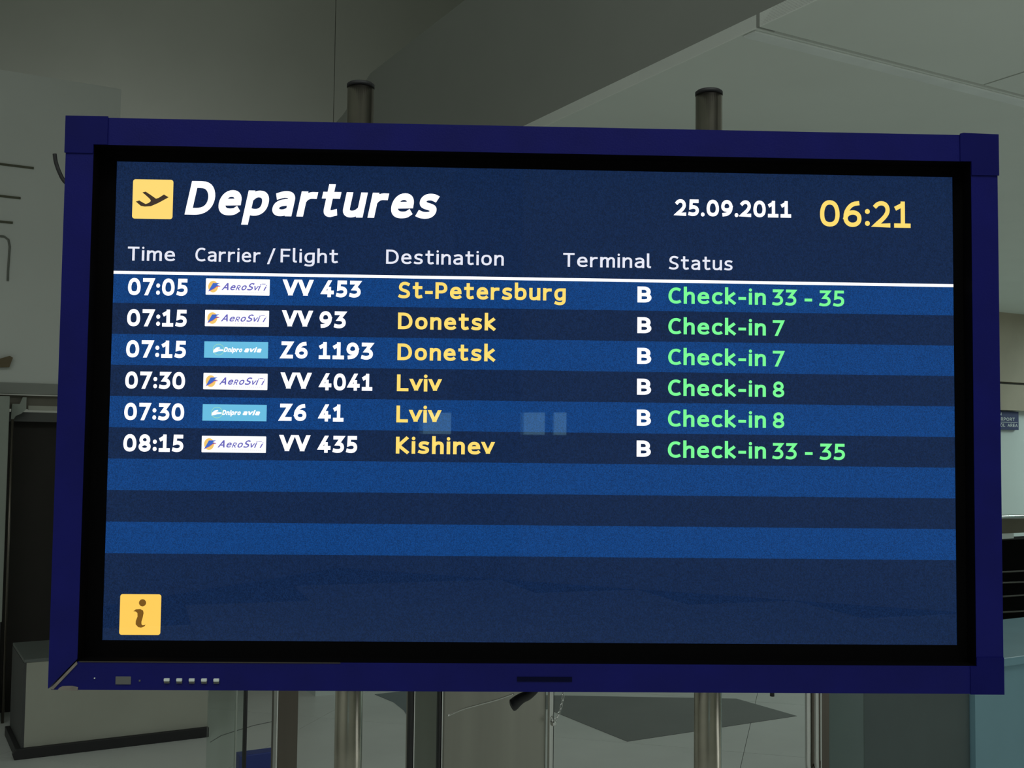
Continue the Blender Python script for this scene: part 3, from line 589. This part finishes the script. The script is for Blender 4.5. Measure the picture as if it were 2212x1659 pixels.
# glass barrier left of the display pipe
def post(d, x0, x1, z1, mm, name='post', y0=-0.02, y1=0.02, z0=0.0):
    m = MB(); m.box(x0, x1, y0, y1, z0, z1, mm); return m.build(name, d, 0.002)
d = empty('glass_barrier', RM(0.66, 2.5, 0), TH, 'slim glass panel with a thin dark edge post, leftmost under the display', 'barrier')
m = MB(); m.box(0.002, 0.082, -0.004, 0.004, 0.04, 1.05, GLASS); m.build('glass_pane', d)
post(d, 0.084, 0.089, 1.06, RUB, 'edge_post', -0.01, 0.01); post(d, 0.064, 0.067, 1.05, POSTG, 'glass_edge', -0.006, 0.006)
m = MB(); m.box(-0.01, 0.095, -0.03, 0.03, 0.0, 0.04, STEEL); m.build('base_rail', d, 0.003)
d = empty('steel_post', RM(0.838, 2.5, 0), TH, 'broad dark steel post left of the left display pipe', 'post')
post(d, -0.024, 0.026, 1.08, DSTEEL); post(d, -0.026, -0.022, 1.08, CHROME, 'bright_edge', -0.023, 0.0)
m = MB(); m.box(-0.05, 0.05, -0.05, 0.05, 0.0, 0.012, STEEL); m.build('foot_plate', d, 0.003)
d = empty('glass_barrier', RM(1.148, 2.5, 0), TH, 'glass panel between two thin black posts, right of the left display pipe', 'barrier')
post(d, 0.002, 0.012, 1.06, RUB, 'edge_post', -0.008, 0.008); post(d, 0.0125, 0.016, 1.06, CHROME, 'bright_edge', -0.009, 0.006)
post(d, 0.081, 0.087, 1.06, RUB, 'edge_post', -0.008, 0.008); post(d, 0.088, 0.092, 1.06, CHROME, 'bright_edge', -0.009, 0.006)
m = MB(); m.box(0.016, 0.081, -0.004, 0.004, 0.04, 1.05, GLASS); m.build('glass_pane', d)
m = MB(); m.box(-0.01, 0.10, -0.03, 0.03, 0.0, 0.04, STEEL); m.build('base_rail', d, 0.003)

# turnstile cabinet
d = empty('turnstile_cabinet', RM(1.40, 2.62, 0), TH, 'brushed steel turnstile cabinet with a chrome chain at its right edge', 'turnstile')
m = MB(); m.box(-0.148, 0.150, -0.11, 0.12, 0.02, 0.985, STEEL); m.build('body', d, 0.004)
m = MB(); m.box(-0.155, 0.158, -0.12, 0.13, 0.985, 1.01, STEEL); m.build('lid', d, 0.006)
m = MB(); m.box(-0.13, 0.13, -0.09, 0.10, 0.0, 0.02, RUB); m.build('plinth', d)
m = MB(); m.tube(curve([(-0.140, -0.111, 0.915), (-0.10, -0.111, 0.926), (-0.06, -0.111, 0.932), (0.0, -0.111, 0.940), (0.05, -0.111, 0.950)]), 0.0022, CHROME, 8); m.build('highlight_bead', d)  # chrome bead put in for a curved highlight on the steel
post(d, 0.151, 0.163, 1.03, CHROME, 'corner_post', -0.125, -0.113); post(d, 0.163, 0.168, 1.02, RUB, 'gasket', -0.120, -0.113, 0.70)
m = MB()
pts = curve([(0.153, -0.135, 0.872), (0.165, -0.135, 0.880), (0.178, -0.135, 0.905), (0.186, -0.135, 0.94), (0.187, -0.135, 0.99)], 3)
for i in range(len(pts)-1):
    p, q = pts[i], pts[i+1]; c = (p+q)/2; t = (q-p).normalized(); l = (q-p).length*0.62
    side = Vector((0, 1, 0)) if i % 2 else t.cross(Vector((0, 1, 0)))
    m.tube([c + t*l*math.cos(k*math.pi/5) + side*0.0032*math.sin(k*math.pi/5) for k in range(10)], 0.0011, CHROME, 6, closed=True)
m.build('chain', d, kind='stuff')
m = MB(); m.box(0.172, 0.184, -0.14, -0.125, 0.962, 1.0, RUB); m.build('chain_catch', d, 0.001)
m = MB(); m.box(0.151, 0.164, -0.142, -0.125, 0.862, 0.876, CHROME); m.build('chain_ring', d, 0.004)

# glass gate with the long chrome pull
d = empty('glass_gate', RM(2.5, 2.5, 0), TH, 'glass gate with a long chrome pull handle, right of the right display pipe', 'gate')
post(d, -0.028, 0.044, 1.10, DSTEEL, 'stile', -0.015, 0.015); post(d, 0.004, 0.010, 1.10, CHROME, 'bright_edge', -0.018, -0.012)
m = MB(); m.box(0.044, 0.205, -0.004, 0.004, 0.05, 1.08, GLASS); m.build('glass_pane', d)
post(d, 0.044, 0.047, 1.08, mat('brown_seal', (0.10, 0.08, 0.04, 1), 0.6), 'seal', -0.007, 0.007)
m = MB(); m.tube(curve([(-0.060, -0.030, 1.02), (-0.060, -0.030, 0.90), (-0.060, -0.030, 0.72), (-0.060, -0.030, 0.648), (-0.052, -0.030, 0.634), (-0.034, -0.022, 0.630), (-0.02, -0.014, 0.632)]), 0.0085, CHROME, 18); m.build('handle', d)
m = MB(); m.tube(curve([(-0.040, -0.045, 1.02), (-0.040, -0.045, 0.90), (-0.040, -0.045, 0.72), (-0.040, -0.045, 0.655), (-0.034, -0.040, 0.642), (-0.024, -0.025, 0.638), (-0.014, -0.014, 0.64)]), 0.0065, CHROME, 18); m.build('handle', d)
m = MB(); m.box(-0.03, 0.21, -0.02, 0.02, 0.0, 0.05, STEEL); m.build('bottom_rail', d, 0.003)

# blue block beyond the posts
d = empty('blue_block', RM(1.43, 4.6, 0), TH, 'low blue box on the floor seen between the two left posts', 'box')
m = MB(); m.box(-0.075, 0.095, 0.0, 0.07, 0.0, 0.292, BLUEB); m.build('body', d, 0.004)
m = MB(); m.box(-0.075, 0.095, -0.004, 0.0, 0.0, 0.225, RUB); m.build('dark_skirt', d)

# counters at lower right
d = empty('check_in_counter', RM(2.95, 2.62, 0), TH, 'dark grey counter front below the right end of the display', 'counter')
m = MB(); m.box(-0.30, 0.405, 0.0, 0.05, 0.0, 0.88, COUNTD); m.build('front_panel', d)
m = MB(); m.box(-0.30, -0.12, -0.004, 0.0, 0.02, 0.87, mat('counter_grey_laminate', (0.16, 0.20, 0.205, 1), 0.4)); m.build('side_strip', d)
m = MB(); m.box(-0.30, 0.405, -0.02, 0.06, 0.88, 0.905, COUNTD); m.build('counter_top', d, 0.004)
d = empty('check_in_counter', RM(3.36, 2.60, 0), TH, 'blue-green counter front in the lower right corner', 'counter')
m = MB(); m.box(0.0, 1.5, 0.0, 0.55, 0.0, 0.825, COUNTT); m.build('front_panel', d)
m = MB(); m.box(0.0, 1.5, -0.02, 0.57, 0.825, 0.855, COUNTT); m.build('counter_top', d, 0.004)

# dark rack with steel rails behind the counter
d = empty('roller_rack', RM(4.4, 3.6, 0), TH, 'black rack with thin steel rails under a bright steel tube, right edge', 'rack')
m = MB(); m.box(-0.5, 0.9, 0.02, 0.15, 0.0, 1.14, BLACK); m.build('body', d)
for z, t in ((0.995, .012), (0.945, .02), (0.875, .01), (0.80, .016), (0.755, .01), (0.70, .02)):
    m = MB(); m.tube([(-0.45, -0.02, z+t), (0.9, -0.03, z-t)], 0.0045, DSTEEL, 8); m.build('rail', d)
m = MB(); m.tube([(-0.5, -0.02, 1.262), (0.9, -0.02, 1.255)], 0.0125, CHROME, 20); m.build('top_tube', d)
m = MB(); m.box(-0.5, 0.9, 0.0, 0.03, 1.175, 1.245, mat('rack_beige', (0.22, 0.20, 0.15, 1), 0.4, 0.6)); m.build('rack_board', d, 0.003)
m = MB(); m.box(-0.2, 0.55, -0.006, 0.0, 1.150, 1.175, WHITE); m.build('white_strip', d)
for x in (-0.45, 0.85):
    m = MB(); m.box(x-.02, x+.02, 0.02, 0.06, 1.10, 1.26, DSTEEL); m.build('upright', d)

# sign on the far wall
d = empty('wall_sign', RM(9.0, 6.715, 1.78), TH, 'navy direction sign with white capitals on the bright far wall, right edge', 'sign')
m = MB(); m.box(-0.42, 0.30, -0.03, 0.0, -0.005, 0.165, NAVY); m.build('board', d, 0.002)
for s_, x0, x1, z in (('INFORMATION', -0.38, 0.05, .125), ('AIRPORT', -0.02, 0.24, .078), ('CONTROL', -0.16, 0.10, .022), ('AREA', 0.135, 0.28, .022)):
    m = MB()
    sub = MB(); 
    # M is drawn from strokes only here
    GL.setdefault('M', (.62, 'M 0 0 L 0 1 L .31 .35 L .62 1 L .62 0'))
    text(sub, s_, x0, x1, z, .030, .16, -0.032, SIGNW); sub.build('lettering', d, fix=False, label='white capitals reading %s' % s_)
m = MB(); m.box(-0.40, 0.28, -0.033, -0.03, .062, .066, SIGNW); m.build('dividing_line', d)
